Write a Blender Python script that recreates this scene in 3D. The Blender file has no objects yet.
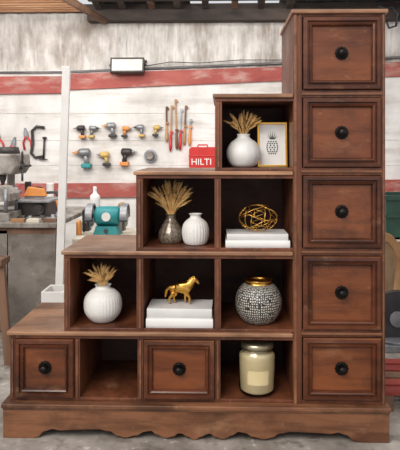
import bpy, bmesh, math, random
from mathutils import Vector, Matrix
random.seed(4)
SC=bpy.context.scene
COL=SC.collection
# ---------------- camera calibration
A=math.radians(-1.5); F=563.0; D=2.25; H=1.148; CX=207.0; CY=150.0
def P(px,py,y):
    r=(px-CX)/F; Y=y+D
    x=Y*(math.sin(A)+r*math.cos(A))/(math.cos(A)-r*math.sin(A))
    d=x*math.sin(A)+Y*math.cos(A)
    return Vector((x,y,H-(py-CY)*d/F))
def X(px,y=0.0): return P(px,150,y).x
# ---------------- materials
def lin(c):
    out=[]
    for v in c:
        v=v/255.0
        out.append(v/12.92 if v<=0.04045 else ((v+0.055)/1.055)**2.4)
    return (*out,1.0)
def pbr(name,c1,c2=None,scale=6,stretch=(1,1,1),rough=0.5,metal=0.0,bump=0.0,detail=5,lo=0.35,hi=0.65,trans=0.0,coat=0.0,extra=(),dist=0.0,rvar=0.0):
    m=bpy.data.materials.new(name); m.use_nodes=True
    nt=m.node_tree; b=nt.nodes["Principled BSDF"]
    if c2 is None: c2=tuple(min(255,v*1.12+3) for v in c1)
    tc=nt.nodes.new("ShaderNodeTexCoord"); oi=nt.nodes.new("ShaderNodeObjectInfo")
    va=nt.nodes.new("ShaderNodeVectorMath"); va.operation='MULTIPLY_ADD'
    cmb=nt.nodes.new("ShaderNodeCombineXYZ")
    for i in range(3): nt.links.new(oi.outputs["Random"],cmb.inputs[i])
    va.inputs[1].default_value=(13,17,11); nt.links.new(cmb.outputs[0],va.inputs[0]); nt.links.new(tc.outputs["Object"],va.inputs[2])
    def noise(s,st,det,ds=0):
        mp=nt.nodes.new("ShaderNodeMapping"); mp.inputs["Scale"].default_value=st
        nt.links.new(va.outputs[0],mp.inputs["Vector"])
        n=nt.nodes.new("ShaderNodeTexNoise"); n.inputs["Scale"].default_value=s; n.inputs["Detail"].default_value=det
        n.inputs["Roughness"].default_value=0.65; n.inputs["Distortion"].default_value=ds
        nt.links.new(mp.outputs[0],n.inputs["Vector"]); return n
    n=noise(scale,stretch,detail,dist)
    r=nt.nodes.new("ShaderNodeValToRGB")
    r.color_ramp.elements[0].position=lo; r.color_ramp.elements[0].color=lin(c1)
    r.color_ramp.elements[1].position=hi; r.color_ramp.elements[1].color=lin(c2)
    nt.links.new(n.outputs["Fac"],r.inputs["Fac"])
    col=r.outputs["Color"]
    for (c3,s3,l3,h3,st3,mxv) in extra:
        n2=noise(s3,st3,6)
        mr=nt.nodes.new("ShaderNodeMapRange"); mr.inputs["From Min"].default_value=l3; mr.inputs["From Max"].default_value=h3; mr.inputs["To Max"].default_value=mxv
        nt.links.new(n2.outputs["Fac"],mr.inputs["Value"])
        mx=nt.nodes.new("ShaderNodeMix"); mx.data_type='RGBA'
        nt.links.new(mr.outputs[0],mx.inputs["Factor"])
        nt.links.new(col,mx.inputs[6]); mx.inputs[7].default_value=lin(c3)
        col=mx.outputs[2]
    nt.links.new(col,b.inputs["Base Color"])
    b.inputs["Roughness"].default_value=rough; b.inputs["Metallic"].default_value=metal
    if rvar:
        q=nt.nodes.new("ShaderNodeMapRange"); q.inputs["From Min"].default_value=.3; q.inputs["From Max"].default_value=.7
        q.inputs["To Min"].default_value=rough-rvar; q.inputs["To Max"].default_value=rough+rvar
        nq=noise(6,(1,1,1),5); nt.links.new(nq.outputs["Fac"],q.inputs["Value"]); nt.links.new(q.outputs[0],b.inputs["Roughness"])
    b.inputs["Transmission Weight"].default_value=trans
    b.inputs["Coat Weight"].default_value=coat
    if bump:
        bp=nt.nodes.new("ShaderNodeBump"); bp.inputs["Strength"].default_value=bump; bp.inputs["Distance"].default_value=0.01
        nt.links.new(n.outputs["Fac"],bp.inputs["Height"]); nt.links.new(bp.outputs[0],b.inputs["Normal"])
    return m
DK=(34,17,10); LT=(172,128,94)
def wood(name,c1,c2,ax,rough,wear=.5,darks=.8,sc=4):
    def st(a,b): return tuple(a if i==ax else b for i in range(3))
    return pbr(name,c1,c2,sc,st(.4,1.5),rough,bump=.2,detail=8,lo=.32,hi=.68,dist=.5,rvar=.12,
      extra=((DK,26,.50,.70,st(.10,1.1),.5),(DK,3.6,.48,.68,(1,1,1),darks),(LT,10,.58,.76,st(.5,1.1),wear),(LT,50,.62,.76,st(.6,1),wear)))
M={}
M['frame']=wood("dark_wood_frame",(76,40,25),(130,76,49),2,.42,.45,.65)
M['edge']=wood("worn_wood_edge",(96,58,38),(146,96,66),0,.42,.55,.5)
M['top']=wood("worn_wood_top",(122,82,58),(184,138,104),0,.38,.7,.45)
M['dframe']=wood("drawer_frame_wood",(66,32,18),(114,62,37),0,.36,.4,.7)
M['dpanel']=wood("drawer_panel_wood",(92,46,23),(142,80,44),0,.34,.35,.65,3)
M['inner']=wood("shaded_interior_wood",(52,29,20),(84,50,36),0,.6,.15,.5)  # brown back-board wood, darkened further to put cubby shade into the colour
M['base']=wood("plinth_wood",(98,60,40),(154,104,72),0,.4,.6,.6)
M['bronze']=pbr("dark_bronze",(18,15,14),(38,31,27),20,rough=.35,metal=.6)
M['white']=pbr("white_ceramic",(214,212,207),(234,232,228),8,rough=.45,coat=.15)
M['ribwhite']=pbr("matte_white_ceramic",(216,213,207),(230,227,222),160,rough=.6,bump=.06)
M['gold']=pbr("polished_gold",(214,156,66),(240,190,100),10,rough=.28,metal=1)
M['wheat']=pbr("dried_wheat",(214,162,94),(248,208,140),40,rough=.85)
M['paper']=pbr("book_pages",(205,200,190),(228,224,214),30,(.1,.1,12),.8,bump=.1)
M['cover']=pbr("book_cover_white",(222,220,216),(236,234,230),5,rough=.5)
M['cover2']=pbr("book_cover_grey",(204,202,199),(220,218,215),5,rough=.5)
M['ink']=pbr("print_ink",(70,70,70),(110,110,108),60,rough=.8)
M['wax']=pbr("cream_wax",(236,214,164),(246,230,186),4,rough=.5)
M['label']=pbr("cream_paper_label",(214,194,146),(224,206,160),4,rough=.7)
M['lidm']=pbr("brushed_lid_metal",(140,130,104),(186,176,148),12,rough=.3,metal=.8)
M['glass']=pbr("clear_glass",(252,252,250),(255,255,253),2,rough=.03,trans=1)
M['concrete']=pbr("concrete_floor",(112,103,94),(176,167,157),3,rough=.85,bump=.4,detail=10,extra=(((76,62,50),9,.52,.72,(1,1,1),.9),((212,206,198),24,.60,.7,(1,1,1),.8)))
M['wallw']=pbr("whitewashed_wall",(196,190,184),(230,226,221),2.2,(1,1,.5),.85,bump=.15,extra=(((156,144,132),3,.48,.8,(.4,1,3),.8),((126,110,98),11,.64,.8,(1,1,2),.7)))
M['wallup']=pbr("weathered_wall_sheet",(160,152,144),(216,209,202),6,(1,1,.35),.85,bump=.1,detail=8,lo=.34,hi=.58,extra=(((128,110,94),3.2,.50,.70,(1,1,.7),.65),((104,88,76),26,.56,.72,(1.2,1,.10),.6),((228,224,218),18,.54,.70,(1,1,.12),.6)))
M['red']=pbr("faded_red_paint",(136,58,52),(172,90,80),5,(.4,1,1),.75,extra=(((190,164,152),6,.50,.75,(.6,1,2),.8),))
M['redp']=pbr("red_plastic",(184,36,32),(202,50,44),4,rough=.4)
M['orange']=pbr("orange_plastic",(206,126,58),(222,148,78),6,rough=.5)
M['yellow']=pbr("ochre_plastic",(188,154,84),(206,172,102),6,rough=.5)
M['teal']=pbr("teal_plastic",(36,120,124),(52,146,148),6,rough=.45)
M['black']=pbr("black_plastic",(36,36,38),(60,60,62),10,rough=.5)
M['grey']=pbr("grey_metal",(120,120,122),(164,164,166),12,rough=.45,metal=.5)
M['dusty']=pbr("dusty_machine_grey",(122,114,106),(174,167,158),6,rough=.7,metal=.1,extra=(((72,60,50),8,.50,.70,(1,1,1),.9),))
M['darkm']=pbr("dark_iron",(52,48,46),(80,74,70),10,rough=.5,metal=.4)
M['pine']=pbr("pine_wood",(150,108,70),(190,146,102),6,(.2,1,1),.7,bump=.1)
M['greyw']=pbr("weathered_grey_sheet",(92,84,78),(138,129,120),2.2,(1,1,1),.85,bump=.2,extra=(((72,58,48),4,.48,.72,(1,1,2),.85),((180,172,162),10,.58,.75,(1,1,1),.7)))
M['brownw']=pbr("rough_brown_wood",(84,58,42),(130,98,76),7,(1,1,.2),.8,bump=.2)
M['roofd']=pbr("dark_roof_timber",(40,33,30),(78,66,58),6,(.3,1,1),.85,bump=.2)
M['roofl']=pbr("grey_roof_sheet",(74,70,70),(120,116,114),3,rough=.7)
M['lath']=pbr("orange_lath",(160,112,78),(204,156,116),8,(.2,1,1),.8)
M['whitep']=pbr("white_paint",(218,214,208),(236,233,228),4,rough=.6)
M['cream']=pbr("cream_board",(206,194,174),(230,220,204),4,rough=.75)
M['green']=pbr("dark_green_plastic",(30,56,46),(46,82,66),4,rough=.5)
M['card']=pbr("cardboard",(150,122,92),(180,152,118),5,rough=.85)
M['lens']=pbr("lamp_glass",(206,202,192),(226,222,212),5,rough=.2)
M['redw']=pbr("red_stained_wood",(122,40,34),(166,68,56),6,(.2,1,1),.6)
def mosaic():
    m=bpy.data.materials.new("black_white_mosaic"); m.use_nodes=True
    nt=m.node_tree; b=nt.nodes["Principled BSDF"]
    tc=nt.nodes.new("ShaderNodeTexCoord")
    v=nt.nodes.new("ShaderNodeTexVoronoi"); v.feature='DISTANCE_TO_EDGE'; v.inputs["Scale"].default_value=1.0; v.inputs["Randomness"].default_value=.4
    mp=nt.nodes.new("ShaderNodeMapping"); mp.inputs["Scale"].default_value=(66,26,1)
    nt.links.new(tc.outputs["UV"],mp.inputs["Vector"]); nt.links.new(mp.outputs[0],v.inputs["Vector"])
    r=nt.nodes.new("ShaderNodeValToRGB")
    r.color_ramp.elements[0].position=.15; r.color_ramp.elements[0].color=lin((26,26,28))
    r.color_ramp.elements[1].position=.25; r.color_ramp.elements[1].color=lin((206,200,188))
    nt.links.new(v.outputs["Distance"],r.inputs["Fac"]); nt.links.new(r.outputs[0],b.inputs["Base Color"])
    b.inputs["Roughness"].default_value=.4
    return m
M['mosaic']=mosaic()
M['bglass']=pbr("mercury_glass",(84,72,62),(150,134,116),110,(1,1,.7),.22,lo=.4,hi=.62,metal=.3,coat=.5)

# ---------------- mesh helpers
W={}
def link(o): COL.objects.link(o); return o
def meta(o,label=None,cat=None,group=None,kind=None):
    if label:o["label"]=label
    if cat:o["category"]=cat
    if group:o["group"]=group
    if kind:o["kind"]=kind
def empty(name,loc,label=None,cat=None,group=None):
    o=bpy.data.objects.new(name,None); o.empty_display_size=.05; o.location=loc; link(o); W[o.name]=Vector(loc)
    meta(o,label,cat,group); return o
def fin(bm,name,mats,parent=None,label=None,cat=None,group=None,kind=None,smooth=False,bevel=0,origin=None):
    bmesh.ops.recalc_face_normals(bm,faces=bm.faces)
    vs=[v.co for v in bm.verts]
    if origin is None:
        mn=[min(v[i] for v in vs) for i in range(3)]; mx=[max(v[i] for v in vs) for i in range(3)]
        c=Vector(((mn[0]+mx[0])/2,(mn[1]+mx[1])/2,mn[2]))
    else: c=Vector(origin)
    bmesh.ops.translate(bm,verts=bm.verts,vec=-c)
    me=bpy.data.meshes.new(name); bm.to_mesh(me); bm.free()
    if not isinstance(mats,(list,tuple)): mats=[mats]
    for m in mats: me.materials.append(M[m] if isinstance(m,str) else m)
    if smooth:
        for p in me.polygons: p.use_smooth=True
    o=bpy.data.objects.new(name,me); link(o)
    W[o.name]=c.copy()
    if parent is not None:
        o.parent=parent; o.location=c-W[parent.name]
    else: o.location=c
    if bevel:
        bv=o.modifiers.new("bevel",'BEVEL'); bv.width=bevel; bv.segments=2; bv.limit_method='ANGLE'
    meta(o,label,cat,group,kind)
    return o
def B(): return bmesh.new()
def box(bm,a,b,mi=0,mat=None):
    a=Vector(a);b=Vector(b)
    vs=[bm.verts.new((x,y,z)) for x in (a.x,b.x) for y in (a.y,b.y) for z in (a.z,b.z)]
    for f in ((0,1,3,2),(4,6,7,5),(0,4,5,1),(2,3,7,6),(0,2,6,4),(1,5,7,3)):
        fc=bm.faces.new([vs[i] for i in f]); fc.material_index=mi
    if mat is not None: bmesh.ops.transform(bm,matrix=mat,verts=vs)
    return vs
def cyl(bm,p0,p1,r0,r1=None,seg=20,mi=0,cap=True):
    if r1 is None:r1=r0
    p0=Vector(p0);p1=Vector(p1);d=(p1-p0).normalized()
    u=d.orthogonal().normalized(); w=d.cross(u)
    rings=[]
    for p,r in ((p0,r0),(p1,r1)):
        rings.append([bm.verts.new(p+(u*math.cos(t)+w*math.sin(t))*r) for t in [2*math.pi*i/seg for i in range(seg)]])
    for i in range(seg):
        f=bm.faces.new((rings[0][i],rings[0][(i+1)%seg],rings[1][(i+1)%seg],rings[1][i])); f.material_index=mi; f.smooth=seg>8
    if cap:
        for r in rings:
            f=bm.faces.new(r); f.material_index=mi
def tube(bm,pts,r,seg=6,mi=0,closed=False):
    pts=[Vector(p) for p in pts]; n=len(pts); rings=[]
    rr=r if isinstance(r,(list,tuple)) else [r]*n
    up=None
    for i,p in enumerate(pts):
        if closed: d=(pts[(i+1)%n]-pts[i-1])
        else: d=pts[min(i+1,n-1)]-pts[max(i-1,0)]
        d.normalize()
        if up is None: up=d.orthogonal().normalized()
        else:
            up=(up-d*up.dot(d)); up.normalize()
        w=d.cross(up)
        rings.append([bm.verts.new(p+(up*math.cos(t)+w*math.sin(t))*rr[i]) for t in [2*math.pi*k/seg for k in range(seg)]])
    m=n if closed else n-1
    for i in range(m):
        a=rings[i];b=rings[(i+1)%n]
        for k in range(seg):
            f=bm.faces.new((a[k],a[(k+1)%seg],b[(k+1)%seg],b[k])); f.material_index=mi; f.smooth=True
    if not closed:
        for q in (rings[0],rings[-1]):
            f=bm.faces.new(q); f.material_index=mi
def lathe(bm,c,prof,seg=48,rib=0,ramp=0,mi=0,uv=False,ribz=None):
    c=Vector(c); rings=[]
    uvl=bm.loops.layers.uv.verify() if uv else None
    for (r,z) in prof:
        ring=[]
        for i in range(seg):
            t=2*math.pi*i/seg; q=r
            if rib and r>.004 and (ribz is None or ribz[0]<z<ribz[1]): q=r*(1+ramp*math.cos(rib*t))
            ring.append(bm.verts.new(c+Vector((q*math.cos(t),q*math.sin(t),z))))
        rings.append(ring)
    n=len(prof)
    for j in range(n-1):
        for i in range(seg):
            f=bm.faces.new((rings[j][i],rings[j][(i+1)%seg],rings[j+1][(i+1)%seg],rings[j+1][i])); f.smooth=True; f.material_index=mi
            if uv:
                us=[(i/seg,j/(n-1)),((i+1)/seg,j/(n-1)),((i+1)/seg,(j+1)/(n-1)),(i/seg,(j+1)/(n-1))]
                for l,u in zip(f.loops,us): l[uvl].uv=u
    for q in (rings[0],rings[-1]):
        f=bm.faces.new(q); f.material_index=mi
def spline(pts,n):
    out=[]; p=[Vector((a,b)) for a,b in pts]; p=[p[0]]+p+[p[-1]]
    m=len(p)-3
    for s in range(m):
        for k in range(n):
            t=k/n; a,b,c,d=p[s],p[s+1],p[s+2],p[s+3]
            q=.5*((2*b)+(-a+c)*t+(2*a-5*b+4*c-d)*t*t+(-a+3*b-3*c+d)*t**3)
            out.append((max(q.x,.0005),q.y))
    out.append((pts[-1][0],pts[-1][1])); return out
def prism(bm,pts,y0,y1,mi=0):
    a=[bm.verts.new((x,y0,z)) for x,z in pts]; b=[bm.verts.new((x,y1,z)) for x,z in pts]
    n=len(pts)
    for f in (bm.faces.new(a),bm.faces.new(list(reversed(b)))): f.material_index=mi
    for i in range(n):
        f=bm.faces.new((a[i],b[i],b[(i+1)%n],a[(i+1)%n])); f.material_index=mi

# ======================= STEP CABINET
DEP=.42
Zr=[.14,.42,.744,1.064,1.372,1.704]
cab=empty("step_cabinet",(X(196),.21,0),"tall dark brown wooden staircase chest with open cubbies and square drawers","cabinet")
XL=[X(10),X(64),X(136),X(215)]
XR=X(385); XT=X(293)
TB=.016; RA=.020
body=B()
def vboard(bm,px0,px1,z0,z1,y0=0.0):
    box(bm,(X(px0),y0,z0),(X(px1),DEP-.012,z1))
for r,(l) in enumerate([[(10,15.5),(74.5,80),(137.5,143.5),(215,220.5)],
                        [(64,70),(136.5,143.5),(214.5,221)],
                        [(136,143),(214.5,221)],
                        [(215,222)]]):
    for (a,b) in l:
        vboard(body,a,b,Zr[r],Zr[r+1]-TB)
        m=(X(a)+X(b))/2
        box(body,(m-.004,-.005,Zr[r]+.013),(m+.004,0.002,Zr[r+1]-TB-RA),1)
    box(body,(XL[r]+.003,.002,Zr[r]),(XT+.01,DEP-.012,Zr[r]+.012))
    box(body,(XL[r]+.003,.003,Zr[r+1]-TB-.012),(XT+.01,DEP-.012,Zr[r+1]-TB))
    box(body,(XL[r]+.003,-.003,Zr[r+1]-TB-RA+.006),(XT+.01,.018,Zr[r+1]-TB-.001))
box(body,(XT,-.004,Zr[0]),(X(302),DEP-.012,Zr[5]-TB))
box(body,(XT+.004,-.009,Zr[0]),(XT+.014,0,Zr[5]-TB),1); box(body,(XT+.024,-.009,Zr[0]),(XT+.030,0,Zr[5]-TB))
box(body,(X(381),-.004,Zr[0]),(XR,DEP-.012,Zr[5]-TB),0); box(body,(X(382.2),-.008,Zr[0]),(X(384),0,Zr[5]-TB),1)
for r in range(6):
    z=Zr[r]
    if r==0: box(body,(X(301),-.001,z),(X(382),DEP-.012,z+.012))
    elif r==5: box(body,(X(301),-.001,z-.026),(X(382),DEP-.012,z-.01))
    else: box(body,(X(301),-.001,z-.016),(X(382),DEP-.012,z+.014)); box(body,(X(301),-.008,z-.006),(X(382),0,z+.004),1)
fin(body,"body",["frame","edge"],cab,bevel=.0018)
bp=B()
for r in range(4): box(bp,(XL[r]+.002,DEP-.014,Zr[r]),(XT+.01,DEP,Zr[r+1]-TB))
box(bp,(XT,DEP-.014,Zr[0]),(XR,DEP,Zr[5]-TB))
fin(bp,"back_panel","inner",cab,label="dark brown back boards with cubby shade in their colour")
for r in range(4):
    t=B(); box(t,(XL[r]-.009,-.014,Zr[r+1]-TB),(XT-.001,DEP+.002,Zr[r+1]))
    fin(t,"step_top","top",cab,bevel=.004)
t=B(); box(t,(XT-.009,-.018,Zr[5]-TB),(XR+.009,DEP+.002,Zr[5]))
fin(t,"cabinet_top","top",cab,bevel=.004)
# plinth
pl=B()
x0=X(5.5);x1=X(387.5)
KEY=[(0,.000),(.035,.014),(.07,.026),(.085,.026),(.105,.014),(.15,.006),(.20,.022),(.225,.035),(.26,.031),(.30,.016),(.36,.007),(.40,.014),(.44,.031),(.50,.038),(.62,.035),(.70,.032),(.74,.037),(.78,.028),(.82,.004),(.84,.0),(1,.0)]
def bz(t):
    u=abs(t-.5)*2
    for (a,za),(b,zb) in zip(KEY,KEY[1:]):
        if a<=u<=b:
            k=(u-a)/(b-a); k=k*k*(3-2*k); return za+(zb-za)*k
    return 0
pts=[(x0,.122)]
N=200
for i in range(N+1):
    t=i/N; pts.append((x0+(x1-x0)*t,bz(t)))
pts.append((x1,.122))
prism(pl,pts,-.028,-.006)
fin(pl,"plinth_front","base",cab,label="scalloped apron board with bracket feet",bevel=.003)
pl=B(); box(pl,(x0,-.006,0),(x0+.022,DEP-.02,.122)); box(pl,(x1-.022,-.006,0),(x1,DEP-.02,.122)); box(pl,(x0,DEP-.02,.0),(x1,DEP,.122)); box(pl,(x0+.022,.05,.04),(x1-.022,DEP-.02,.122))
fin(pl,"plinth_frame","base",cab,bevel=.002)
pl=B(); box(pl,(x0-.005,-.038,.122),(x1+.005,DEP+.004,.1395))
box(pl,(x0-.001,-.032,.113),(x1+.001,-.024,.123))
fin(pl,"plinth_moulding","base",cab,bevel=.005)
def drawer(xa,xb,za,zb):
    bm=B(); y=-.004
    levels=[(0,.02),(0,y-.002),(.003,y-.010),(.016,y-.011),(.020,y-.002),(.023,y-.002),(.027,y-.011),(.032,y-.008),(.038,y+.006),(.040,y+.006)]
    prev=None
    for k,(ins,yy) in enumerate(levels):
        q=[bm.verts.new((x,yy,z)) for x,z in ((xa+ins,za+ins),(xb-ins,za+ins),(xb-ins,zb-ins),(xa+ins,zb-ins))]
        if prev:
            for i in range(4):
                f=bm.faces.new((prev[i],prev[(i+1)%4],q[(i+1)%4],q[i])); f.material_index=1 if k>=9 else (2 if k in(2,) else 0)
        prev=q
    f=bm.faces.new(prev); f.material_index=1
    box(bm,(xa+.01,.02,za+.008),(xb-.01,DEP-.03,zb-.008),0)
    d=fin(bm,"drawer",["dframe","dpanel","edge"],cab,label="square framed wooden drawer front")
    cx=(xa+xb)/2; cz=(za+zb)/2; k=B(); y=.002
    ring=[]
    for i in range(64):
        t=2*math.pi*i/64; rr=.0265+.0012*math.cos(12*t); ring.append((cx+rr*math.cos(t),cz+rr*math.sin(t)))
    prism(k,ring,y-.003,y+.001)
    tube(k,[(cx+.0205*math.cos(t),y-.004,cz+.0205*math.sin(t)) for t in [2*math.pi*i/36 for i in range(36)]],.0026,8,closed=True)
    cyl(k,(cx,y-.003,cz),(cx,y-.020,cz),.009,.008,16)
    bmesh.ops.create_uvsphere(k,u_segments=20,v_segments=12,radius=.0150,matrix=Matrix.Translation((cx,y-.025,cz))@Matrix.Diagonal((1,.65,1,1)))
    cyl(k,(cx,y-.033,cz),(cx,y-.037,cz),.006,.003,12)
    fin(k,"drawer_knob","bronze",d,label="dark bronze round knob on a beaded backplate",smooth=False)
drawer(X(16),X(74),Zr[0]+.014,Zr[1]-TB-RA+.004)
drawer(X(144),X(214.5),Zr[0]+.014,Zr[1]-TB-RA+.004)
for r in range(5):
    drawer(X(303),X(380.5),Zr[r]+.016,Zr[r+1]-(.018 if r<4 else .028))

# ======================= DECOR
FL=[Zr[r]+.0125 for r in range(5)]
def vase(px,y,w_px,prof,name,mat,label,floor,rib=0,ramp=0,ribz=None,seg=96,uv=False,parent=None):
    x=X(px,y); bm=B(); lathe(bm,(x,y,floor),spline(prof,6),seg,rib,ramp,uv=uv,ribz=ribz)
    return fin(bm,name,mat,parent,label,"vase" if parent is None else None),x
def wheat(x,y,z0,height,spread,n,label,lean=0,el=.030,seed=1,bottom=None):
    rnd=random.Random(seed); bm=B()
    for i in range(n):
        phi=-1+2*(i+.5)/n+rnd.uniform(-.10,.10)
        dep=rnd.uniform(-1,1)
        ang=phi*spread+lean; L=height*rnd.choice([rnd.uniform(.55,.75),rnd.uniform(.8,1.0),rnd.uniform(.9,1.04)])*(1-.08*abs(phi))
        start=Vector((x+phi*.010,y+rnd.uniform(-.006,.006),z0))
        pts=[Vector((x,y,bottom)),start]
        cur=start.copy(); steps=7
        for k in range(steps):
            a=ang*(.55+.8*(k/steps)); dv=Vector((math.sin(a),dep*.42*(.4+.6*k/steps),math.cos(a))).normalized()
            cur=cur+dv*L/steps; pts.append(cur.copy())
        tube(bm,pts,.0008,4)
        dirv=(pts[-1]-pts[-2]).normalized(); base=pts[-1]-dirv*el
        s1=dirv.orthogonal().normalized(); s2=dirv.cross(s1)
        for g in range(16):
            f=g/16; c=base+dirv*el*1.2*f; t=g*2.4
            o=(s1*math.cos(t)+s2*math.sin(t))
            c2=c+o*.0021*(1-.5*f); gd=(dirv+o*.30).normalized(); GL=.0082*(1-.3*f); w=.0019
            u1=gd.orthogonal().normalized(); u2=gd.cross(u1)
            vs=[bm.verts.new(c2+gd*GL)]+[bm.verts.new(c2+q*w+gd*GL*.38) for q in (u1,u2,-u1,-u2)]+[bm.verts.new(c2-gd*.001)]
            for k in range(4):
                bm.faces.new((vs[0],vs[1+k],vs[1+(k+1)%4])); bm.faces.new((vs[5],vs[1+(k+1)%4],vs[1+k]))
            if g%2:
                ad=(dirv+o*.3).normalized()
                bm.faces.new([bm.verts.new(c2+gd*GL*.7+u1*.0004),bm.verts.new(c2+gd*GL*.7-u1*.0004),bm.verts.new(c2+gd*GL*.7+ad*.013)])
    return fin(bm,"dried_wheat_bunch","wheat",None,label,"dried flowers",kind="stuff")
y=.095
v,x=vase(103,y,0,[(.001,0),(.032,0),(.052,.010),(.073,.038),(.079,.070),(.073,.104),(.052,.128),(.034,.138),(.030,.147),(.034,.153),(.028,.149),(.026,.140),(.046,.124),(.07,.07),(.03,.006),(.001,.006)],"round_vase","ribwhite","round white finely ribbed ceramic vase holding short dried wheat",FL[1],36,.007,(.012,.13),seg=216)
wheat(x,y,FL[1]+.144,.090,.92,28,"short bunch of dried wheat ears in a round white vase",-.22,.026,seed=3,bottom=FL[1]+.03)
y=.11
v,x=vase(243.5,y,0,[(.001,0),(.036,0),(.056,.012),(.070,.044),(.069,.074),(.054,.102),(.036,.116),(.026,.126),(.028,.138),(.024,.134),(.022,.124),(.04,.106),(.06,.07),(.03,.008),(.001,.008)],"round_vase","white","smooth white ceramic vase with narrow neck beside a gold picture frame",FL[3],14,.004,(.02,.11))
wheat(x,y,FL[3]+.132,.100,.95,30,"dried wheat ears spreading from a smooth white vase",-.04,.028,seed=5,bottom=FL[3]+.03)
y=.13
v,x=vase(171,y,0,[(.001,0),(.040,0),(.050,.008),(.054,.028),(.049,.052),(.034,.080),(.022,.100),(.020,.114),(.025,.122),(.019,.118),(.016,.102),(.03,.075),(.042,.03),(.03,.008),(.001,.008)],"bud_vase","bglass","small grey-brown mercury glass vase with a narrow neck",FL[2])
wheat(x,y,FL[2]+.116,.138,.90,62,"full bunch of tall dried wheat in a brown glass vase",0,.034,seed=8,bottom=FL[2]+.03)
v,x=vase(195.5,.09,0,[(.001,0),(.036,0),(.047,.008),(.054,.030),(.056,.058),(.050,.084),(.036,.101),(.024,.110),(.022,.120),(.028,.127),(.020,.124),(.018,.110),(.04,.09),(.045,.03),(.03,.008),(.001,.008)],"ribbed_vase","ribwhite","small white vase with faint vertical ribs beside a brown glass vase",FL[2],26,.014,(.008,.10),seg=156)
y=.108
mv=empty("mosaic_vase",(X(258.5,y),y,FL[1]),"round black and white mosaic patterned vase with gold rim","vase")
vase(258.5,y,0,[(.001,0),(.048,0),(.068,.010),(.090,.044),(.0975,.082),(.091,.118),(.072,.148),(.058,.160)],"vase_body","mosaic",None,FL[1],uv=True,parent=mv)
bm=B(); lathe(bm,(X(258.5,y),y,FL[1]),[(.058,.159),(.054,.162),(.0535,.168),(.057,.173),(.060,.1755),(.056,.177),(.050,.170),(.05,.162)],64)
fin(bm,"vase_rim","gold",mv,label="polished gold neck and rim")
def book(x0,x1,y0,y1,z0,h,cov,label,group,rot=0):
    c=Vector(((x0+x1)/2,(y0+y1)/2,z0)); e=empty("book",c,label,"book",group)
    R=Matrix.Translation(c)@Matrix.Rotation(math.radians(rot),4,'Z')@Matrix.Translation(-c)
    bm=B(); t=.0028
    box(bm,(x0,y0,z0),(x1,y1,z0+t)); box(bm,(x0,y0,z0+h-t),(x1,y1,z0+h))
    n=8; prev=None
    for i in range(n+1):
        a=-math.pi/2+math.pi*i/n; yy=y0+.002-.005*math.cos(a); zz=z0+h/2+(h/2)*math.sin(a)
        q=[bm.verts.new((x0,yy,zz)),bm.verts.new((x1,yy,zz))]
        if prev: bm.faces.new((prev[0],prev[1],q[1],q[0]))
        prev=q
    bmesh.ops.transform(bm,matrix=R,verts=bm.verts)
    fin(bm,"book_cover",cov,e)
    bm=B(); box(bm,(x0+.004,y0+.001,z0+t),(x1-.004,y1-.004,z0+h-t)); bmesh.ops.transform(bm,matrix=R,verts=bm.verts)
    fin(bm,"book_pages","paper",e)
g="white hardback books under the gold orb"
y=.012
book(X(225.5,y),X(290,y),y,y+.15,FL[2],.028,"cover","large white hardback book lying flat under a paler one",g)
book(X(226.5,y),X(288,y),y+.006,y+.145,FL[2]+.028,.026,"cover2","white hardback book stacked flat beneath a gold orb",g,1.2)
g="white hardback books under the gold horse"
book(X(146,y),X(213,y),y,y+.15,FL[1],.036,"cover","thick white hardback book lying flat at the bottom of a stack",g)
book(X(147,y),X(212,y),y+.004,y+.145,FL[1]+.036,.040,"cover2","white hardback book carrying a small gold horse",g,-.8)
# -- gold orb
y=.085; ox=X(258,y); oz=FL[2]+.054
bm=B(); ico=bmesh.new(); bmesh.ops.create_icosphere(ico,subdivisions=1,radius=1)
Rm=Matrix.Rotation(.35,3,'Y')@Matrix.Rotation(.5,3,'X')
def orbv(q): return Vector((ox+q.x*.080,y+q.y*.055,oz+.0570+q.z*.0555))
for e in ico.edges:
    a=Rm@e.verts[0].co; b=Rm@e.verts[1].co
    tube(bm,[orbv(a.lerp(b,k/5).normalized()) for k in range(6)],.0016,6)
for f in ico.faces:
    if f.index%2: continue
    m=[Rm@(((f.verts[i].co+f.verts[(i+1)%3].co)/2)) for i in range(3)]
    for i in range(3):
        tube(bm,[orbv(m[i].lerp(m[(i+1)%3],k/3).normalized()) for k in range(4)],.0010,5)
ico.free()
fin(bm,"wire_orb","gold",None,"oval gold wire lattice orb resting on white books","ornament",smooth=True)
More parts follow.
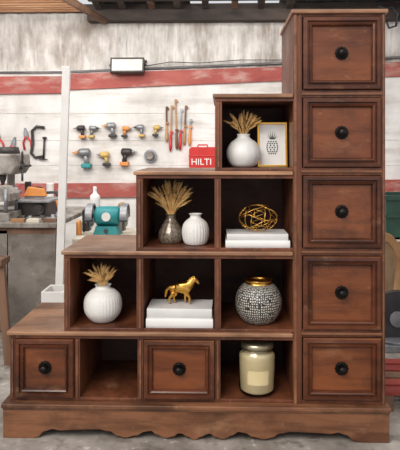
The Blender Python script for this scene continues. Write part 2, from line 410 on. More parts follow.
# -- gold horse
def horse(cx,y,z,s):
    V=[];E=[];Rr=[]
    def add(p,r,par=None):
        V.append((cx+p[0]*s,y+p[1]*s,z+p[2]*s)); Rr.append((r[0]*s,r[1]*s) if isinstance(r,tuple) else (r*s,r*s))
        if par is not None:E.append((par,len(V)-1))
        return len(V)-1
    root=add((0,0,.62),(.21,.20))
    rump=add((-.27,0,.66),(.23,.21),root); dock=add((-.43,0,.66),(.10,.09),rump)
    chest=add((.25,0,.64),(.23,.21),root)
    n1=add((.40,0,.78),(.16,.20),chest); n2=add((.50,0,.91),(.11,.15),n1); n3=add((.575,0,1.00),(.075,.105),n2)
    h1=add((.65,0,.98),(.065,.09),n3); h2=add((.73,0,.88),(.055,.065),h1); h3=add((.79,0,.80),(.045,.05),h2)
    add((.57,.035,1.11),.018,n3); add((.57,-.035,1.11),.018,n3)
    t1=add((-.53,0,.60),.075,dock); t2=add((-.58,0,.44),.08,t1); add((-.60,0,.26),.035,t2)
    def hind(sy,fx):
        a=add((-.29,sy*.09,.50),(.14,.12),rump); k=add((-.22+fx,sy*.10,.40),.09,a)
        h=add((-.36+fx,sy*.10,.25),.052,k); f=add((-.33+fx*1.3,sy*.10,.09),.040,h); add((-.30+fx*1.3,sy*.10,.035),.050,f)
    def fore(sy,fx):
        a=add((.26,sy*.09,.48),(.12,.10),chest); k=add((.27+fx,sy*.10,.28),.055,a)
        f=add((.27+fx*.9,sy*.10,.09),.040,k); add((.30+fx*.9,sy*.10,.035),.050,f)
    hind(1,.08);hind(-1,-.08);fore(1,-.07);fore(-1,.13)
    me=bpy.data.meshes.new("figurine_body"); me.from_pydata(V,E,[]); me.materials.append(M['gold'])
    e=empty("horse_figurine",(cx,y,z),"gold walking horse figurine standing on stacked white books","figurine")
    o=bpy.data.objects.new("figurine_body",me); link(o); o.parent=e
    me.transform(Matrix.Translation(-Vector((cx,y,z))))
    o.modifiers.new("skin",'SKIN')
    if not me.skin_vertices:
        bpy.context.view_layer.objects.active=o; bpy.ops.mesh.customdata_skin_add()
    sv=me.skin_vertices[0].data
    for i,d in enumerate(sv): d.radius=Rr[i]; d.use_root=(i==0)
    sb=o.modifiers.new("sub",'SUBSURF'); sb.levels=2; sb.render_levels=2
    o.modifiers["skin"].use_smooth_shade=True
    bm=B()
    crest=[(.61,1.13),(.53,1.13),(.46,1.08),(.40,1.04),(.35,.98),(.30,.95),(.25,.88),(.21,.84)]
    inner=[(.60,1.02),(.54,1.00),(.50,.95),(.46,.91),(.42,.86),(.38,.82),(.33,.78),(.28,.76)]
    prism(bm,[(cx+a*s,z+b*s) for a,b in crest]+[(cx+a*s,z+b*s) for a,b in reversed(inner)],y-.04*s,y+.04*s)
    fin(bm,"mane","gold",e,bevel=.0008)
horse(X(180,.09),.09,FL[1]+.076,.102)
# -- candle jar
y=.085; cx=X(257,y); cj=empty("candle_jar",(cx,y,FL[0]),"large cream candle in a glass jar with metal lid","candle")
bm=B(); lathe(bm,(cx,y,FL[0]),[(.001,.0),(.064,.0),(.070,.003),(.0745,.010),(.0755,.02),(.0755,.148),(.074,.160),(.069,.170),(.063,.176),(.063,.182),(.059,.182),(.060,.175),(.066,.167),(.0715,.157),(.0732,.147),(.0732,.02),(.070,.010),(.062,.007),(.001,.0065)],72)
fin(bm,"jar_glass","glass",cj,label="clear glass jar wall")
bm=B(); lathe(bm,(cx,y,FL[0]),[(.001,.0068),(.061,.0073),(.069,.0105),(.0727,.02),(.0727,.147),(.0708,.157),(.065,.166),(.001,.166)],64)
fin(bm,"candle_wax","wax",cj)
bm=B(); seg=24
a=[];b=[]
for i in range(seg+1):
    t=math.radians(-90-34+68*i/seg)
    for arr,z in ((a,.050),(b,.108)): arr.append(bm.verts.new((cx+.0761*math.cos(t),y+.0761*math.sin(t),FL[0]+z)))
for i in range(seg): bm.faces.new((a[i],a[i+1],b[i+1],b[i])).smooth=True
fin(bm,"jar_label","label",cj,label="plain cream paper label")
bm=B(); lathe(bm,(cx,y,FL[0]),[(.001,.1825),(.062,.1825),(.068,.184),(.069,.193),(.067,.204),(.060,.209),(.001,.210)],64)
fin(bm,"jar_lid","lidm",cj,label="brushed metal lid")
# -- picture frame
y=.13; fx=X(272.5,y); fw=.062; fh=.188; fz=FL[3]
pf=empty("picture_frame",(fx,y,fz),"small gold framed botanical print leaning upright beside a vase","picture frame")
Rt=Matrix.Translation((fx,y,fz+.001))@Matrix.Rotation(math.radians(-7),4,'X')
def loc(bm): bmesh.ops.transform(bm,matrix=Rt,verts=bm.verts)
bm=B(); w=.007
box(bm,(-fw,-.006,0),(-fw+w,.008,fh));box(bm,(fw-w,-.006,0),(fw,.008,fh));box(bm,(-fw+w,-.006,0),(fw-w,.008,w));box(bm,(-fw+w,-.006,fh-w),(fw-w,.008,fh))
loc(bm); fin(bm,"frame_border","gold",pf)
bm=B(); box(bm,(-fw+w,0,w),(fw-w,.006,fh-w)); loc(bm); fin(bm,"picture_mount","whitep",pf)
bm=B()
def disc(x,z,rx,rz,n=10):
    bm.faces.new([bm.verts.new((x+rx*math.cos(2*math.pi*k/n),-.0008,z+rz*math.sin(2*math.pi*k/n))) for k in range(n)])
for j in range(7):
    zz=.056+j*.0085; hw=.022*math.sin(math.pi*(j+1.3)/9)**.6
    m=5 if j%2 else 4
    for i in range(m): disc(-hw+2*hw*i/(m-1),zz,.0034,.0038)
for a in (-55,-35,-15,5,25,45,60):
    t=math.radians(a); L=.038 if abs(a)<40 else .028
    bz0=.116
    bm.faces.new([bm.verts.new(p) for p in ((-.003+.008*math.sin(t),-.0008,bz0),(.003+.008*math.sin(t),-.0008,bz0),(.012*math.sin(t)+L*math.sin(t)*.6,-.0008,bz0+L*math.cos(t)))])
loc(bm); fin(bm,"print_drawing","ink",pf,label="grey pineapple drawing")
bm=B()
prism(bm,[(-.012,0),(.012,0),(.008,.13),(-.008,.13)],.0,.003)
bmesh.ops.transform(bm,matrix=Matrix.Translation((fx,y+.062,fz+.001))@Matrix.Rotation(math.radians(14),4,'X'),verts=bm.verts)
fin(bm,"easel_strut","black",pf)

# ======================= SETTING
WY=3.2
bm=B(); box(bm,(-3.2,WY,0),(3.4,WY+.1,P(200,70,WY).z)); fin(bm,"wall_back","wallw",kind="structure",label="whitewashed workshop wall")
bm=B(); z0=P(200,70,WY).z; z1=2.52; n=528
prev=None
for i in range(n+1):
    x=-3.2+6.6*i/n; yy=WY+.02+.007*math.cos(i*math.pi/6)
    q=[bm.verts.new((x,yy,z0-.02)),bm.verts.new((x,yy,z1))]
    if prev: bm.faces.new((prev[0],q[0],q[1],prev[1])).smooth=True
    prev=q
fin(bm,"wall_upper","wallup",kind="structure",label="weathered pale corrugated sheet above the white wall")
bm=B(); box(bm,(-3.2,WY+.036,z0),(3.4,WY+.1,z1)); fin(bm,"wall_outer","wallw",kind="structure")
bm=B(); box(bm,(-6,-4,-.05),(6,WY+.1,0)); fin(bm,"floor","concrete",kind="structure",label="dusty grey concrete floor")
def strip(name,c,mat,y0,y1):
    bm=B(); pts=[]
    for (px,py) in c:
        p=P(px,py,y0); pts.append((p.x,p.z))
    prism(bm,pts,y0,y1); return fin(bm,name,mat,kind="structure")
strip("trim_1",[(-80,95),(62,93),(62,76),(-80,77)],"red",WY-.03,WY)
strip("trim_2",[(62,90),(300,80),(520,72),(520,57),(300,66),(62,74)],"red",WY-.025,WY)
strip("trim_3",[(-80,199),(140,197),(520,192),(520,178),(140,183),(-80,184)],"red",WY-.025,WY)
strip("trim_8",[(-80,74),(62,73),(300,63),(520,52),(520,50),(300,61),(62,71),(-80,72)],"roofl",WY-.02,WY+.03)
for k,(py) in enumerate((113,140,165)):
    p=P(200,py,WY).z
    bm=B(); box(bm,(-3.2,WY-.005,p-.002),(3.4,WY,p+.001)); fin(bm,"trim_%d"%(4+k),"wallw",kind="structure")
bm=B(); zc=P(200,15,WY).z
box(bm,(X(90,WY),WY-.12,P(200,20,WY-.12).z),(3.4,WY+.0,zc+.03)); box(bm,(-3.2,WY-.05,zc+.03),(3.4,WY+.1,zc+.1)); fin(bm,"trim_7","roofd",kind="structure",label="dark timber header beam")
def roofpart(name,xa,xb):
    bm=B(); prev=None; n=int((xb-xa)/.041)
    for i in range(n+1):
        x=xa+(xb-xa)*i/n; dz=.012*math.cos(i*math.pi/2)
        q=[bm.verts.new((x,1.6,zc+.30+dz)),bm.verts.new((x,WY+.1,zc+.11+dz))]
        if prev: bm.faces.new((prev[0],q[0],q[1],prev[1]))
        prev=q
    fin(bm,name,"roofl",kind="structure",label="dark corrugated roof sheeting")
roofpart("ceiling",X(86,2.8),X(188,2.8)); roofpart("ceiling_sheet",X(284,2.8),3.4)
for i,px in enumerate((-60,95,120,150,176,205,235,262,292,410,470)):
    x=X(px,WY-.3); bm=B()
    prism(bm,[(x-.03,0),(x+.03,0),(x+.03,.075),(x-.03,.075)],2.05,WY-.12)
    for v in bm.verts: v.co.z+= zc+.245-(v.co.y-2.05)*.14-.075
    fin(bm,"roof_rafter","roofd" if i%3 else "brownw",None,"dark rough timber rafter under the roof sheet","rafter","roof rafters")
for i,yy in enumerate((WY-.35,WY-.62)):
    bm=B(); box(bm,(X(88,yy),yy-.03,zc+.05+i*.04),(3.3,yy+.03,zc+.085+i*.04)); fin(bm,"roof_batten","roofd",None,"long dark timber batten below the rafters","batten","roof battens")
for i in range(8):
    bm=B(); yy=WY-.155-i*.085; zz=zc+.002-i*.001
    a=X(-60,yy); b=X(86-i*2,yy)
    box(bm,(a,yy-.018,zz),(b,yy+.018,zz+.018)); fin(bm,"roof_lath","lath",None,"thin orange-brown wooden lath under the roof","lath","wooden laths under the roof")
bm=B(); a=P(70,2,2.5); b=P(106,22,WY-.16)
tube(bm,[a+Vector((-.1,-.1,.06)),b],.035,4); fin(bm,"roof_brace","brownw",None,"brown diagonal timber brace below the roof","brace")

# ======================= WALL TOOLS
def drill(px,py,flip=1,main="orange",sc=1.0,label="orange and black cordless drill hanging on the wall",nose="grey",bat="black"):
    p=P(px,py,WY-.05); e=empty("cordless_drill",(p.x,WY-.04,p.z),label,"power tool","power tools hung on the wall")
    s=.128*sc
    def T(u,v): return Vector((p.x+flip*u*s,WY-.035,p.z+v*s))
    bm=B(); tube(bm,[T(-.34,.22),T(-.28,.22),T(.12,.22),T(.22,.22),T(.27,.22)],[.12*s,.22*s,.21*s,.18*s,.12*s],14)
    tube(bm,[T(-.10,.15),T(-.14,-.1),T(-.18,-.34)],[.14*s,.115*s,.13*s],10)
    fin(bm,"tool_housing",main,e)
    bm=B(); tube(bm,[T(.25,.22),T(.42,.22),T(.43,.22),T(.58,.22)],[.11*s,.08*s,.03*s,.02*s],12); fin(bm,"chuck",nose,e)
    bm=B(); q=T(-.16,-.42); box(bm,(q.x-.24*s,WY-.075,q.z-.12*s),(q.x+.24*s,WY-.0,q.z+.09*s)); fin(bm,"battery",bat,e,bevel=.006)
drill(80,131,-1,"darkm",1.0,"dark cordless drill with orange battery on the wall","grey","orange")
drill(93,131,1,"grey",.95,"small grey drill with yellow battery hanging on the wall","darkm","yellow")
drill(110,129,-1,"grey",1.15,"grey impact driver with orange nose hanging on the wall","orange","darkm")
drill(126,131,1,"orange",.85)
drill(139.5,130,-1,"grey",.95,"grey driver with ochre battery hanging on the wall","darkm","yellow")
drill(157,130,1,"yellow",.85,"small ochre driver hanging on the wall")
drill(83,157,-1,"grey",1.5,"large grey hammer drill with teal battery on the wall","orange","teal")
drill(104,158,-1,"yellow",1.1,"ochre driver with black battery on the wall")
drill(127,156,1,"darkm",1.35,"dark rotary hammer with orange battery on the wall","grey","orange")
p=P(150,156,WY-.05); e=empty("orbital_sander",(p.x,WY-.04,p.z),"round grey orbital sander hanging on the wall","power tool","power tools hung on the wall")
bm=B(); cyl(bm,(p.x,WY,p.z),(p.x,WY-.03,p.z),.062,.062,24); fin(bm,"sanding_pad","grey",e)
bm=B(); cyl(bm,(p.x,WY-.03,p.z),(p.x,WY-.09,p.z),.045,.03,20); fin(bm,"tool_housing","dusty",e)
p=P(38,143,WY-.03); bm=B(); y=WY-.02
tube(bm,[(p.x+.06,y,p.z+.15),(p.x-.02,y,p.z+.16),(p.x-.06,y,p.z+.12),(p.x-.055,y,p.z),(p.x-.07,y,p.z-.1),(p.x-.03,y,p.z-.14),(p.x+.05,y,p.z-.13)],.014,8)
tube(bm,[(p.x+.05,y,p.z-.16),(p.x+.06,y,p.z+.05)],.010,8); cyl(bm,(p.x+.06,y,p.z+.04),(p.x+.06,y,p.z+.06),.02,seg=12); cyl(bm,(p.x+.01,y,p.z-.16),(p.x+.09,y,p.z-.16),.005,seg=8)
fin(bm,"c_clamp","darkm",None,"dark iron C-clamp hanging on the white wall","clamp")
for (px,py,rot) in ((-2,140,-.2),(12,147,.25),(26,138,-.15)):
    p=P(px,py,WY-.03); e=empty("pliers",(p.x,WY-.02,p.z),"pliers with red handles hanging on the wall","pliers","red pliers hung on the wall")
    R=Matrix.Translation((p.x,WY-.018,p.z))@Matrix.Rotation(rot,4,'Y')
    bm=B(); tube(bm,[(-.035,0,-.11),(-.038,0,-.04),(-.008,0,.015),(.008,0,.015),(.038,0,-.04),(.035,0,-.11)],.010,8); bmesh.ops.transform(bm,matrix=R,verts=bm.verts); fin(bm,"handle","redp",e)
    bm=B(); prism(bm,[(-.022,.0),(.022,.0),(.02,.05),(.006,.10),(-.006,.10),(-.02,.05)],-.008,.018); bmesh.ops.transform(bm,matrix=R,verts=bm.verts); fin(bm,"jaw","grey",e)
for (px,py,rot,c,L,mt) in ((166.5,122,-.01,"pine",.30,"brownw"),(171,126,.03,"redp",.40,"pine"),(176,122,-.03,"brownw",.44,"pine"),(180.5,127,.02,"redp",.36,"grey"),(185,123,.04,"pine",.34,"brownw"),(190,130,.03,"orange",.22,"grey")):
    p=P(px,py,WY-.03); e=empty("bar_clamp",(p.x,WY-.02,p.z),"slender bar clamp with coloured handle hanging on the wall","clamp","bar clamps hung on the wall")
    R=Matrix.Translation((p.x,WY-.02,p.z))@Matrix.Rotation(rot,4,'Y')
    bm=B(); prism(bm,[(-.007,-L/2),(.007,-L/2),(.007,L/2-.03),(.022,L/2-.03),(.022,L/2-.012),(.013,L/2),(-.008,L/2)],-.005,.02); bmesh.ops.transform(bm,matrix=R,verts=bm.verts); fin(bm,"clamp_bar",mt,e)
    bm=B(); tube(bm,[(.0,0,-L/2+.12),(.0,0,-L/2),(0,0,-L/2-.04)],[.011,.015,.010],10); bmesh.ops.transform(bm,matrix=R,verts=bm.verts); fin(bm,"handle",c,e)
    bm=B(); box(bm,(-.010,-.012,-L/2+.13),(.020,.02,-L/2+.15)); bmesh.ops.transform(bm,matrix=R,verts=bm.verts); fin(bm,"sliding_jaw",c,e)
yy=WY-.14; a=P(189,169,yy); b=P(230,147,yy)
e=empty("storage_box",((a.x+b.x)/2,WY-.07,a.z),"red plastic case with white lettering on a wall shelf","storage box")
bm=B()
prism(bm,[(a.x,a.z),(b.x,a.z),(b.x,b.z-.02),(b.x-.02,b.z),(a.x+.02,b.z),(a.x,b.z-.02)],yy,WY); box(bm,(a.x-.006,yy-.006,a.z+.12),(b.x+.006,yy+.004,a.z+.13))
fin(bm,"box_body","redp",e,bevel=.004)
bm=B(); tube(bm,[(a.x+.08,yy+.05,b.z-.004),(a.x+.085,yy+.05,b.z+.02),(a.x+.17,yy+.05,b.z+.02),(a.x+.175,yy+.05,b.z-.004)],.008,8); fin(bm,"handle","redp",e)
cu=bpy.data.curves.new("txt",'FONT'); cu.body="HILTI"; cu.size=.085; cu.extrude=.001; cu.align_x='LEFT'
t=bpy.data.objects.new("txt",cu); link(t); bpy.context.view_layer.update()
me=bpy.data.meshes.new_from_object(t.evaluated_get(bpy.context.evaluated_depsgraph_get())); bpy.data.objects.remove(t)
me.transform(Matrix.Rotation(math.pi/2,4,'X')); me.materials.clear(); me.materials.append(M['whitep'])
t=bpy.data.objects.new("box_lettering",me); link(t); t.parent=e; t.location=Vector((a.x+.018,yy-.0012,a.z+.04))-W[e.name]
bm=B(); box(bm,(a.x-.02,WY-.15,a.z-.015),(b.x+.02,WY,a.z)); fin(bm,"wall_shelf","greyw",None,"narrow grey wall shelf carrying a red case","shelf")
p=P(128,66,WY-.08); e=empty("floodlight",(p.x,WY-.1,p.z),"rectangular floodlight with dark frame mounted high on the wall","lamp")
R=Matrix.Translation((p.x,WY-.12,p.z))@Matrix.Rotation(math.radians(-12),4,'X')
bm=B()
box(bm,(-.16,-.02,-.072),(.16,.05,-.058));box(bm,(-.16,-.02,.058),(.16,.05,.072));box(bm,(-.16,-.02,-.058),(-.146,.05,.058));box(bm,(.146,-.02,-.058),(.16,.05,.058));box(bm,(-.146,.02,-.058),(.146,.05,.058))
bmesh.ops.transform(bm,matrix=R,verts=bm.verts); fin(bm,"lamp_housing","darkm",e)
bm=B(); box(bm,(-.146,-.012,-.058),(.146,.02,.058)); bmesh.ops.transform(bm,matrix=R,verts=bm.verts); fin(bm,"lamp_glass","lens",e)
bm=B(); tube(bm,[(p.x-.17,WY-.1,p.z),(p.x-.17,WY-.005,p.z+.06),(p.x+.17,WY-.005,p.z+.06),(p.x+.17,WY-.1,p.z)],.008,6); fin(bm,"bracket","darkm",e)
bm=B(); tube(bm,[P(px,py,WY-.031) for px,py in ((146,66),(170,62),(200,63),(240,60),(283,60),(320,58))],.004,6); fin(bm,"power_cable","darkm",None,"thin dark cable running along the wall","cable")
yp=1.12; bm=B(); a=P(61,220,yp); b=P(66,66,yp); k=.0235
z1=b.z; slope=(b.x-a.x)/(b.z-a.z); xb=a.x-slope*a.z
prism(bm,[(xb-k,0),(xb+k,0),(b.x+k,z1),(b.x-k,z1)],yp,yp+.025); fin(bm,"white_post","whitep",None,"tall white painted board leaning upright beside the workbench","post",bevel=.003)
# ======================= WORKBENCH
by0,by1=1.2,2.2; bx0=X(-70,by0); bx1=X(56,by0); bz=.70
e=empty("workbench",((bx0+bx1)/2,1.6,0),"dusty grey workbench with worn sheet front","workbench")
bm=B(); box(bm,(bx0,by0-.03,bz-.03),(bx1+.01,by1,bz)); fin(bm,"bench_top","dusty",e,bevel=.004)
bm=B(); box(bm,(bx0,by0,.05),(X(7,by0),by0+.02,bz-.05)); fin(bm,"front_sheet","greyw",e)
bm=B(); box(bm,(X(9,by0),by0-.012,.02),(bx1,by0+.012,bz-.07)); fin(bm,"front_sheet","greyw",e)
bm=B(); box(bm,(bx0,by0+.0,bz-.07),(bx1,by0+.045,bz-.03)); fin(bm,"bench_rail","brownw",e)
for (x,y) in ((bx0,by0+.045),(bx1-.06,by0+.045),(bx0,by1-.08),(bx1-.06,by1-.08)):
    bm=B(); box(bm,(x,y,0),(x+.06,y+.06,bz-.03)); fin(bm,"leg","brownw",e)
x=X(8,1.9); y=1.9
e=empty("drill_press",(x,y,bz),"grey bench drill press on the workbench","drill press")
bm=B(); box(bm,(x-.12,y-.14,bz),(x+.12,y+.12,bz+.03)); cyl(bm,(x,y+.06,bz+.02),(x,y+.06,bz+.46),.028,seg=16); fin(bm,"press_column","dusty",e)
bm=B(); prism(bm,[(x-.11,bz+.27),(x+.09,bz+.27),(x+.125,bz+.33),(x+.115,bz+.42),(x-.10,bz+.42),(x-.13,bz+.34)],y-.18,y+.14); fin(bm,"press_head","dusty",e,bevel=.012)
bm=B(); cyl(bm,(x,y-.0,bz+.42),(x,y-.0,bz+.47),.09,.075,20); fin(bm,"pulley_cover","darkm",e)
bm=B(); tube(bm,[(x,y-.1,bz+.275),(x,y-.1,bz+.24),(x,y-.1,bz+.21),(x,y-.1,bz+.15)],[.028,.026,.014,.006],12); fin(bm,"chuck","darkm",e)
bm=B(); cyl(bm,(x,y-.03,bz+.13),(x,y-.03,bz+.148),.11,seg=24); box(bm,(x-.02,y-.02,bz+.10),(x+.02,y+.06,bz+.14)); fin(bm,"press_table","grey",e)
bm=B()
for k in range(3):
    t=k*2.094; tube(bm,[(x+.13,y-.06,bz+.33),(x+.15,y-.06+.12*math.cos(t),bz+.33+.12*math.sin(t))],.009,6)
cyl(bm,(x+.11,y-.06,bz+.33),(x+.14,y-.06,bz+.33),.028,seg=12); fin(bm,"feed_handle","black",e)
x=X(37,1.6); y=1.6
e=empty("bench_saw",(x,y,bz),"dusty grey metal bench saw covered in sawdust","saw")
bm=B(); prism(bm,[(x-.12,bz),(x+.12,bz),(x+.09,bz+.10),(x-.10,bz+.10)],y-.1,y+.12); fin(bm,"saw_housing","darkm",e,bevel=.006)
bm=B(); box(bm,(x-.135,y-.16,bz+.10),(x+.135,y+.16,bz+.113)); fin(bm,"saw_table","grey",e,bevel=.002)
bm=B(); cyl(bm,(x-.02,y-.002,bz+.10),(x-.02,y+.002,bz+.10),.07,seg=32); fin(bm,"saw_blade","grey",e)
bm=B(); prism(bm,[(x-.09,bz+.13),(x+.07,bz+.13),(x+.05,bz+.18),(x-.06,bz+.195)],y-.015,y+.015); fin(bm,"blade_guard","orange",e,bevel=.003)
bm=B(); cyl(bm,(x+.05,y-.1,bz+.05),(x+.05,y-.125,bz+.05),.035,seg=20); tube(bm,[(x+.07,y-.125,bz+.06),(x+.07,y-.15,bz+.06)],.008,8); fin(bm,"hand_wheel","darkm",e)
x=X(-8,1.38); y=1.36
e=empty("thickness_planer",(x,y,bz),"grey thickness planer with four posts on the workbench","planer")
bm=B(); box(bm,(x-.16,y-.11,bz),(x+.16,y+.13,bz+.05)); fin(bm,"planer_base","dusty",e,bevel=.005)
for sx in (-1,1):
    for sy in (-1,1):
        bm=B(); cyl(bm,(x+sx*.13,y+.01+sy*.09,bz+.05),(x+sx*.13,y+.01+sy*.09,bz+.20),.012,seg=12); fin(bm,"post","grey",e)
bm=B(); prism(bm,[(x-.16,bz+.12),(x+.16,bz+.12),(x+.16,bz+.17),(x+.10,bz+.215),(x-.10,bz+.215),(x-.16,bz+.17)],y-.08,y+.10); fin(bm,"planer_head","dusty",e,bevel=.006)
bm=B(); cyl(bm,(x,y+.01,bz+.215),(x,y+.01,bz+.235),.012,seg=10); tube(bm,[(x+.045*math.cos(t),y+.01+.045*math.sin(t),bz+.238) for t in [2*math.pi*i/20 for i in range(20)]],.006,6,closed=True); box(bm,(x-.045,y+.006,bz+.234),(x+.045,y+.014,bz+.240)); fin(bm,"crank_wheel","black",e)
x=X(52,1.90); y=1.90
e=empty("belt_sander",(x,y,bz),"orange and black belt sander standing on the workbench","power tool")
bm=B(); prism(bm,[(x-.09,bz+.012),(x+.09,bz+.012),(x+.085,bz+.05),(x+.03,bz+.09),(x-.06,bz+.085)],y-.035,y+.035); fin(bm,"sander_body","orange",e,bevel=.006)
bm=B(); box(bm,(x-.10,y-.04,bz),(x+.10,y+.04,bz+.014)); fin(bm,"sanding_base","darkm",e,bevel=.004)
bm=B(); tube(bm,[(x-.06,y,bz+.08),(x-.05,y,bz+.13),(x+.03,y,bz+.135),(x+.06,y,bz+.06)],.013,8); fin(bm,"handle","black",e)
for (px,yy,r,h,c,l) in ((38,2.1,.030,.16,"green","green tin standing on the workbench"),(50,2.1,.03,.19,"whitep","pale tin standing on the workbench"),(28,2.12,.026,.20,"darkm","dark tin standing on the workbench")):
    x=X(px,yy); bm=B(); lathe(bm,(x,yy,bz),[(.001,0),(r,0),(r,.004),(r*.97,.008),(r*.97,h-.008),(r,h-.004),(r*.9,h),(r*.85,h-.004),(.001,h-.004)],24); fin(bm,"paint_tin",c,None,l,"tin","tins on the workbench")
for i,(px,yy,rot) in enumerate(((18,1.21,.1),(34,1.21,-.08),(50,1.23,.12))):
    x=X(px,yy); bm=B(); box(bm,(-.04,-.02,0),(.04,.02,.022)); bmesh.ops.transform(bm,matrix=Matrix.Translation((x,yy,bz))@Matrix.Rotation(rot,4,'Z'),verts=bm.verts)
    fin(bm,"wood_offcut",["pine","cream","brownw"][i],None,"short sawn timber offcut lying on the workbench","offcut","offcuts on the workbench",bevel=.002)
for i,(px,yy,r) in enumerate(((23,1.32,.025),(30,1.30,.018),(42,1.33,.026),(53,1.38,.022),(18,1.55,.03),(58,1.52,.024),(16,1.42,.02))):
    x=X(px,yy); bm=B(); lathe(bm,(x,yy,bz),[(r*.4,0),(r,0),(r,.012),(r*.6,.013),(r*.6,.03),(r*.4,.03)],24,12,.05 if i%2 else 0)
    fin(bm,"metal_pulley",["darkm","grey"][i%2],None,"small metal pulley wheel lying on the workbench","machine part","machine parts on the workbench")
# brown trestle
e=empty("saw_trestle",(X(0,.75),.75,0),"rough brown timber trestle with slanted legs","trestle")
yy=.75
for (pa,pb) in (((2,264),(10,372)),((-18,264),(-30,372))):
    A_=P(pa[0],pa[1],yy); Bp=P(pb[0],pb[1],yy); Bp.z=0
    bm=B(); prism(bm,[(A_.x-.02,A_.z),(A_.x+.02,A_.z),(Bp.x+.02,0),(Bp.x-.02,0)],yy-.03,yy+.0); fin(bm,"leg","brownw",e)
bm=B(); zt=P(0,264,yy).z; box(bm,(X(-60,yy),yy-.06,zt-.001),(X(6,yy),yy+.06,zt+.035)); fin(bm,"trestle_beam","brownw",e,bevel=.003)
bm=B(); zt=P(0,330,yy).z; box(bm,(X(-24,yy),yy,zt),(X(6,yy),yy+.02,zt+.05)); fin(bm,"cross_rail","brownw",e)
yy=.85; x0_=X(41,yy); x1_=X(64,yy); zt=P(50,292,yy).z
e=empty("waste_crate",((x0_+x1_)/2,yy+.1,0),"white painted open wooden crate standing on the floor","crate")
bm=B()
box(bm,(x0_,yy,0),(x1_,yy+.012,zt));box(bm,(x0_,yy+.16,0),(x1_,yy+.172,zt));box(bm,(x0_,yy+.012,0),(x0_+.012,yy+.16,zt));box(bm,(x1_-.012,yy+.012,0),(x1_,yy+.16,zt)); box(bm,(x0_+.012,yy+.012,0),(x1_-.012,yy+.16,.012))
fin(bm,"crate_body","whitep",e,bevel=.002)
# ======================= GRINDER + STAND
gy=1.6; gz=P(108,234,gy).z
x0_=X(73,gy-.2);x1_=X(150,gy-.2)
e=empty("tool_stand",((x0_+x1_)/2,gy,0),"cream painted low tool table","table")
bm=B(); box(bm,(x0_,gy-.22,gz-.03),(x1_,gy+.3,gz)); fin(bm,"table_top","cream",e,bevel=.003)
for y in (gy-.2,gy+.26):
    bm=B(); box(bm,(x0_+.02,y,gz-.14),(x1_-.02,y+.02,gz-.03)); fin(bm,"apron","cream",e)
for x in (x0_+.02,x1_-.06):
    for y in (gy-.18,gy+.22):
        bm=B(); box(bm,(x,y,0),(x+.04,y+.04,gz-.03)); fin(bm,"leg","cream",e)
gx=X(108,gy)
e=empty("bench_grinder",(gx,gy,gz),"teal bench grinder with two grinding wheels on a cream table","bench grinder")
bm=B(); zc_=gz+.125
prism(bm,[(gx-.09,gz),(gx+.09,gz),(gx+.07,gz+.06),(gx-.07,gz+.06)],gy-.07,gy+.07); tube(bm,[(gx-.09,gy,zc_),(gx-.07,gy,zc_),(gx+.07,gy,zc_),(gx+.09,gy,zc_)],[.045,.066,.066,.045],28)
fin(bm,"motor_housing","teal",e)
bm=B(); cyl(bm,(gx,gy-.066,zc_),(gx,gy-.070,zc_),.03,.03,20); fin(bm,"rating_plate","whitep",e)
for sx in (-1,1):
    bm=B(); tube(bm,[(gx+sx*.085,gy,zc_),(gx+sx*.104,gy,zc_),(gx+sx*.105,gy,zc_),(gx+sx*.13,gy,zc_),(gx+sx*.131,gy,zc_),(gx+sx*.145,gy,zc_)],[.012,.012,.072,.072,.012,.012],32); fin(bm,"grinding_wheel","grey",e)
    bm=B(); n=20; xa,xb=gx+sx*.095,gx+sx*.14
    pr=None
    for i in range(n+1):
        t=math.radians(-10+220*i/n); q=[bm.verts.new((xx,gy+r*math.cos(t),zc_+r*math.sin(t))) for xx in (xa,xb) for r in (.074,.086)]
        if pr:
            for (i0,i1) in ((0,1),(1,3),(3,2),(2,0)): bm.faces.new((pr[i0],pr[i1],q[i1],q[i0]))
        pr=q
    fin(bm,"wheel_guard","grey",e)
    bm=B(); box(bm,(gx+sx*.12-.025,gy-.10,zc_-.03),(gx+sx*.12+.025,gy-.075,zc_-.02)); box(bm,(gx+sx*.12-.006,gy-.09,zc_-.09),(gx+sx*.12+.006,gy-.06,zc_-.02)); fin(bm,"tool_rest","black",e)
bm=B(); cyl(bm,(gx,gy-.07,gz+.03),(gx,gy-.08,gz+.03),.015,seg=12); fin(bm,"switch","black",e)
x=X(95,gy+.2); bm=B(); lathe(bm,(x,gy+.2,gz),spline([(.001,0),(.035,0),(.037,.02),(.037,.22),(.03,.25),(.014,.27),(.013,.31),(.001,.31)],4),24); fin(bm,"spray_bottle","white",None,"tall white plastic bottle standing behind the grinder","bottle")
for (px,yy,r,h,c,l) in ((79,gy-.05,.020,.10,"orange","small orange can beside the grinder"),(86,gy+.15,.028,.16,"darkm","dark metal can behind the grinder"),(122,gy+.2,.03,.20,"card","brown can standing behind the grinder")):
    x=X(px,yy); bm=B(); lathe(bm,(x,yy,gz),[(.001,0),(r,0),(r,.004),(r*.96,.008),(r*.96,h-.02),(r,h-.016),(r*.6,h-.004),(r*.5,h),(.001,h)],20); fin(bm,"oil_can",c,None,l,"can","cans on the tool table")
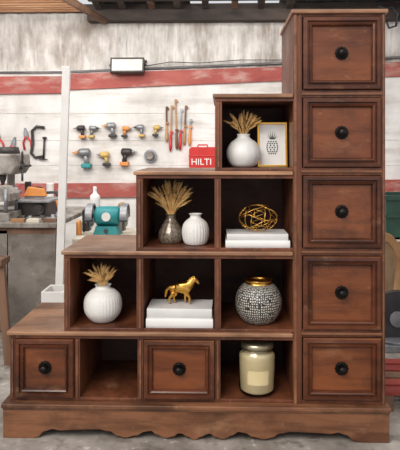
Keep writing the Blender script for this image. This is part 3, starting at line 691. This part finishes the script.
# ======================= RIGHT SIDE
yy=1.5; xa=X(384,yy); xb=xa+.5
zt=P(392,240,yy).z
e=empty("cardboard_box",((xa+xb)/2,yy+.2,0),"tall worn cardboard box with folded flaps","box")
bm=B(); box(bm,(xa,yy,0),(xb,yy+.4,zt-.01)); fin(bm,"box_body","card",e,bevel=.004)
bm=B(); box(bm,(xa-.02,yy-.01,zt-.01),(xb+.02,yy+.41,zt)); fin(bm,"box_flap","cream",e)
x=xa+.02
e=empty("plastic_crate",(x+.2,yy+.2,zt),"dark green plastic crate stacked on a cardboard box","crate")
bm=B(); h=P(392,196,yy).z-zt
for (a,b) in (((x,yy+.02,zt),(x+.4,yy+.035,zt+h)),((x,yy+.36,zt),(x+.4,yy+.375,zt+h)),((x,yy+.035,zt),(x+.015,yy+.36,zt+h)),((x+.385,yy+.035,zt),(x+.4,yy+.36,zt+h)),((x,yy+.02,zt),(x+.4,yy+.375,zt+.015)),((x-.01,yy+.01,zt+h-.03),(x+.41,yy+.02,zt+h)),((x-.01,yy+.01,zt+h*.5),(x+.41,yy+.02,zt+h*.5+.02))): box(bm,a,b)
fin(bm,"crate_body","green",e)
yy=1.36; bm=B(); outer=[(383,232),(392,235),(399,243),(404,256),(406,272),(404,290)]
inner=[(383,240),(389,243),(394,250),(397,260),(398,273),(396,290)]
po=[P(a,b,yy) for a,b in outer]; pi=[P(a,b,yy) for a,b in inner]
poly=[(p.x,p.z) for p in po]+[(po[-1].x-.01,0),(pi[-1].x-.01,0)]+[(p.x,p.z) for p in reversed(pi)]
prism(bm,poly,yy,yy+.06); fin(bm,"curved_timber","pine",None,"curved bent timber piece standing beside a cardboard box","timber",bevel=.003)
yy=1.08; c=P(396,318,yy)
e=empty("cutoff_saw",(c.x,yy,0),"cut-off saw with large dark wheel standing on the floor","saw")
bm=B(); box(bm,(c.x-.14,yy-.12,0),(c.x+.24,yy+.2,.04)); cyl(bm,(c.x,yy,.04),(c.x,yy,.055),.12,seg=32); fin(bm,"saw_base","grey",e,bevel=.004)
bm=B(); cyl(bm,(c.x,yy-.02,c.z),(c.x,yy+.01,c.z),.15,seg=40); fin(bm,"cutting_wheel","black",e)
bm=B(); tube(bm,[(c.x,yy+.01,c.z),(c.x+.08,yy+.12,c.z),(c.x+.1,yy+.12,.03)],.03,8); fin(bm,"saw_arm","darkm",e)
bm=B(); cyl(bm,(c.x,yy-.034,c.z),(c.x,yy-.02,c.z),.045,seg=24); fin(bm,"wheel_flange","grey",e)
bm=B(); tube(bm,[(c.x+.155*math.cos(t),yy-.005,c.z+.155*math.sin(t)) for t in [math.radians(20+150*i/16) for i in range(17)]],.012,8); fin(bm,"wheel_guard","darkm",e)
# low flat red slatted pallet
e=empty("slatted_pallet",(X(400,.5),.5,0),"low flat wooden pallet with red stained slats","pallet")
xa=X(380,.24)+.0
for k in range(5):
    bm=B(); y=.24+.085*k; box(bm,(xa,y,.070),(xa+.5,y+.062,.086)); fin(bm,"slat",["redw","redw","brownw","redw","redw"][k],e,bevel=.002)
for x in (xa+.02,xa+.23,xa+.44):
    bm=B(); box(bm,(x,.24,0),(x+.04,.642,.070)); fin(bm,"runner","brownw",e)
bm=B()
tube(bm,[P(a,b,WY-.132) for a,b in ((378,6),(386,9),(392,7),(398,14),(396,26),(389,28),(386,20))],.012,8); fin(bm,"coiled_hose","black",None,"black hose looped below the roof beam","hose")

# ======================= LIGHT
w=bpy.data.worlds.new("world"); SC.world=w; w.use_nodes=True
bg=w.node_tree.nodes["Background"]; bg.inputs[0].default_value=(.95,.96,1,1); bg.inputs[1].default_value=.76
def area(name,loc,target,size,power,color=(1,1,1)):
    l=bpy.data.lights.new(name,'AREA'); l.shape='RECTANGLE'; l.size=size[0]; l.size_y=size[1]; l.energy=power; l.color=color
    o=bpy.data.objects.new(name,l); o.location=loc; o.rotation_euler=(Vector(target)-Vector(loc)).to_track_quat('-Z','Y').to_euler(); link(o)
area("fill_front",(-1.5,-2.4,3.0),(0,0,.7),(2.5,1.6),74,(1,.96,.91))  # added soft area fill standing in for front-left daylight, no roof window
area("fill_workshop",(-.8,1.3,2.5),(-.6,3.2,1.6),(3.5,1.0),60,(1,.985,.96))  # unseen area fill added to brighten the back wall
sl=bpy.data.lights.new("sun",'SUN'); sl.energy=.9; sl.angle=.5; sl.color=(1,.95,.88); so=bpy.data.objects.new("sun",sl); so.rotation_euler=(math.radians(50),0,math.radians(-18)); link(so)
# ======================= CAMERA
cd=bpy.data.cameras.new("camera"); co=bpy.data.objects.new("camera",cd); link(co)
co.location=(0,-D,H); co.rotation_euler=(math.pi/2,0,-A)
cd.sensor_width=36; cd.lens=F/450*36; cd.shift_x=(200-CX)/450; cd.shift_y=-(225-CY)/450
cd.clip_start=.05
SC.camera=co
SC.view_settings.view_transform='Standard'
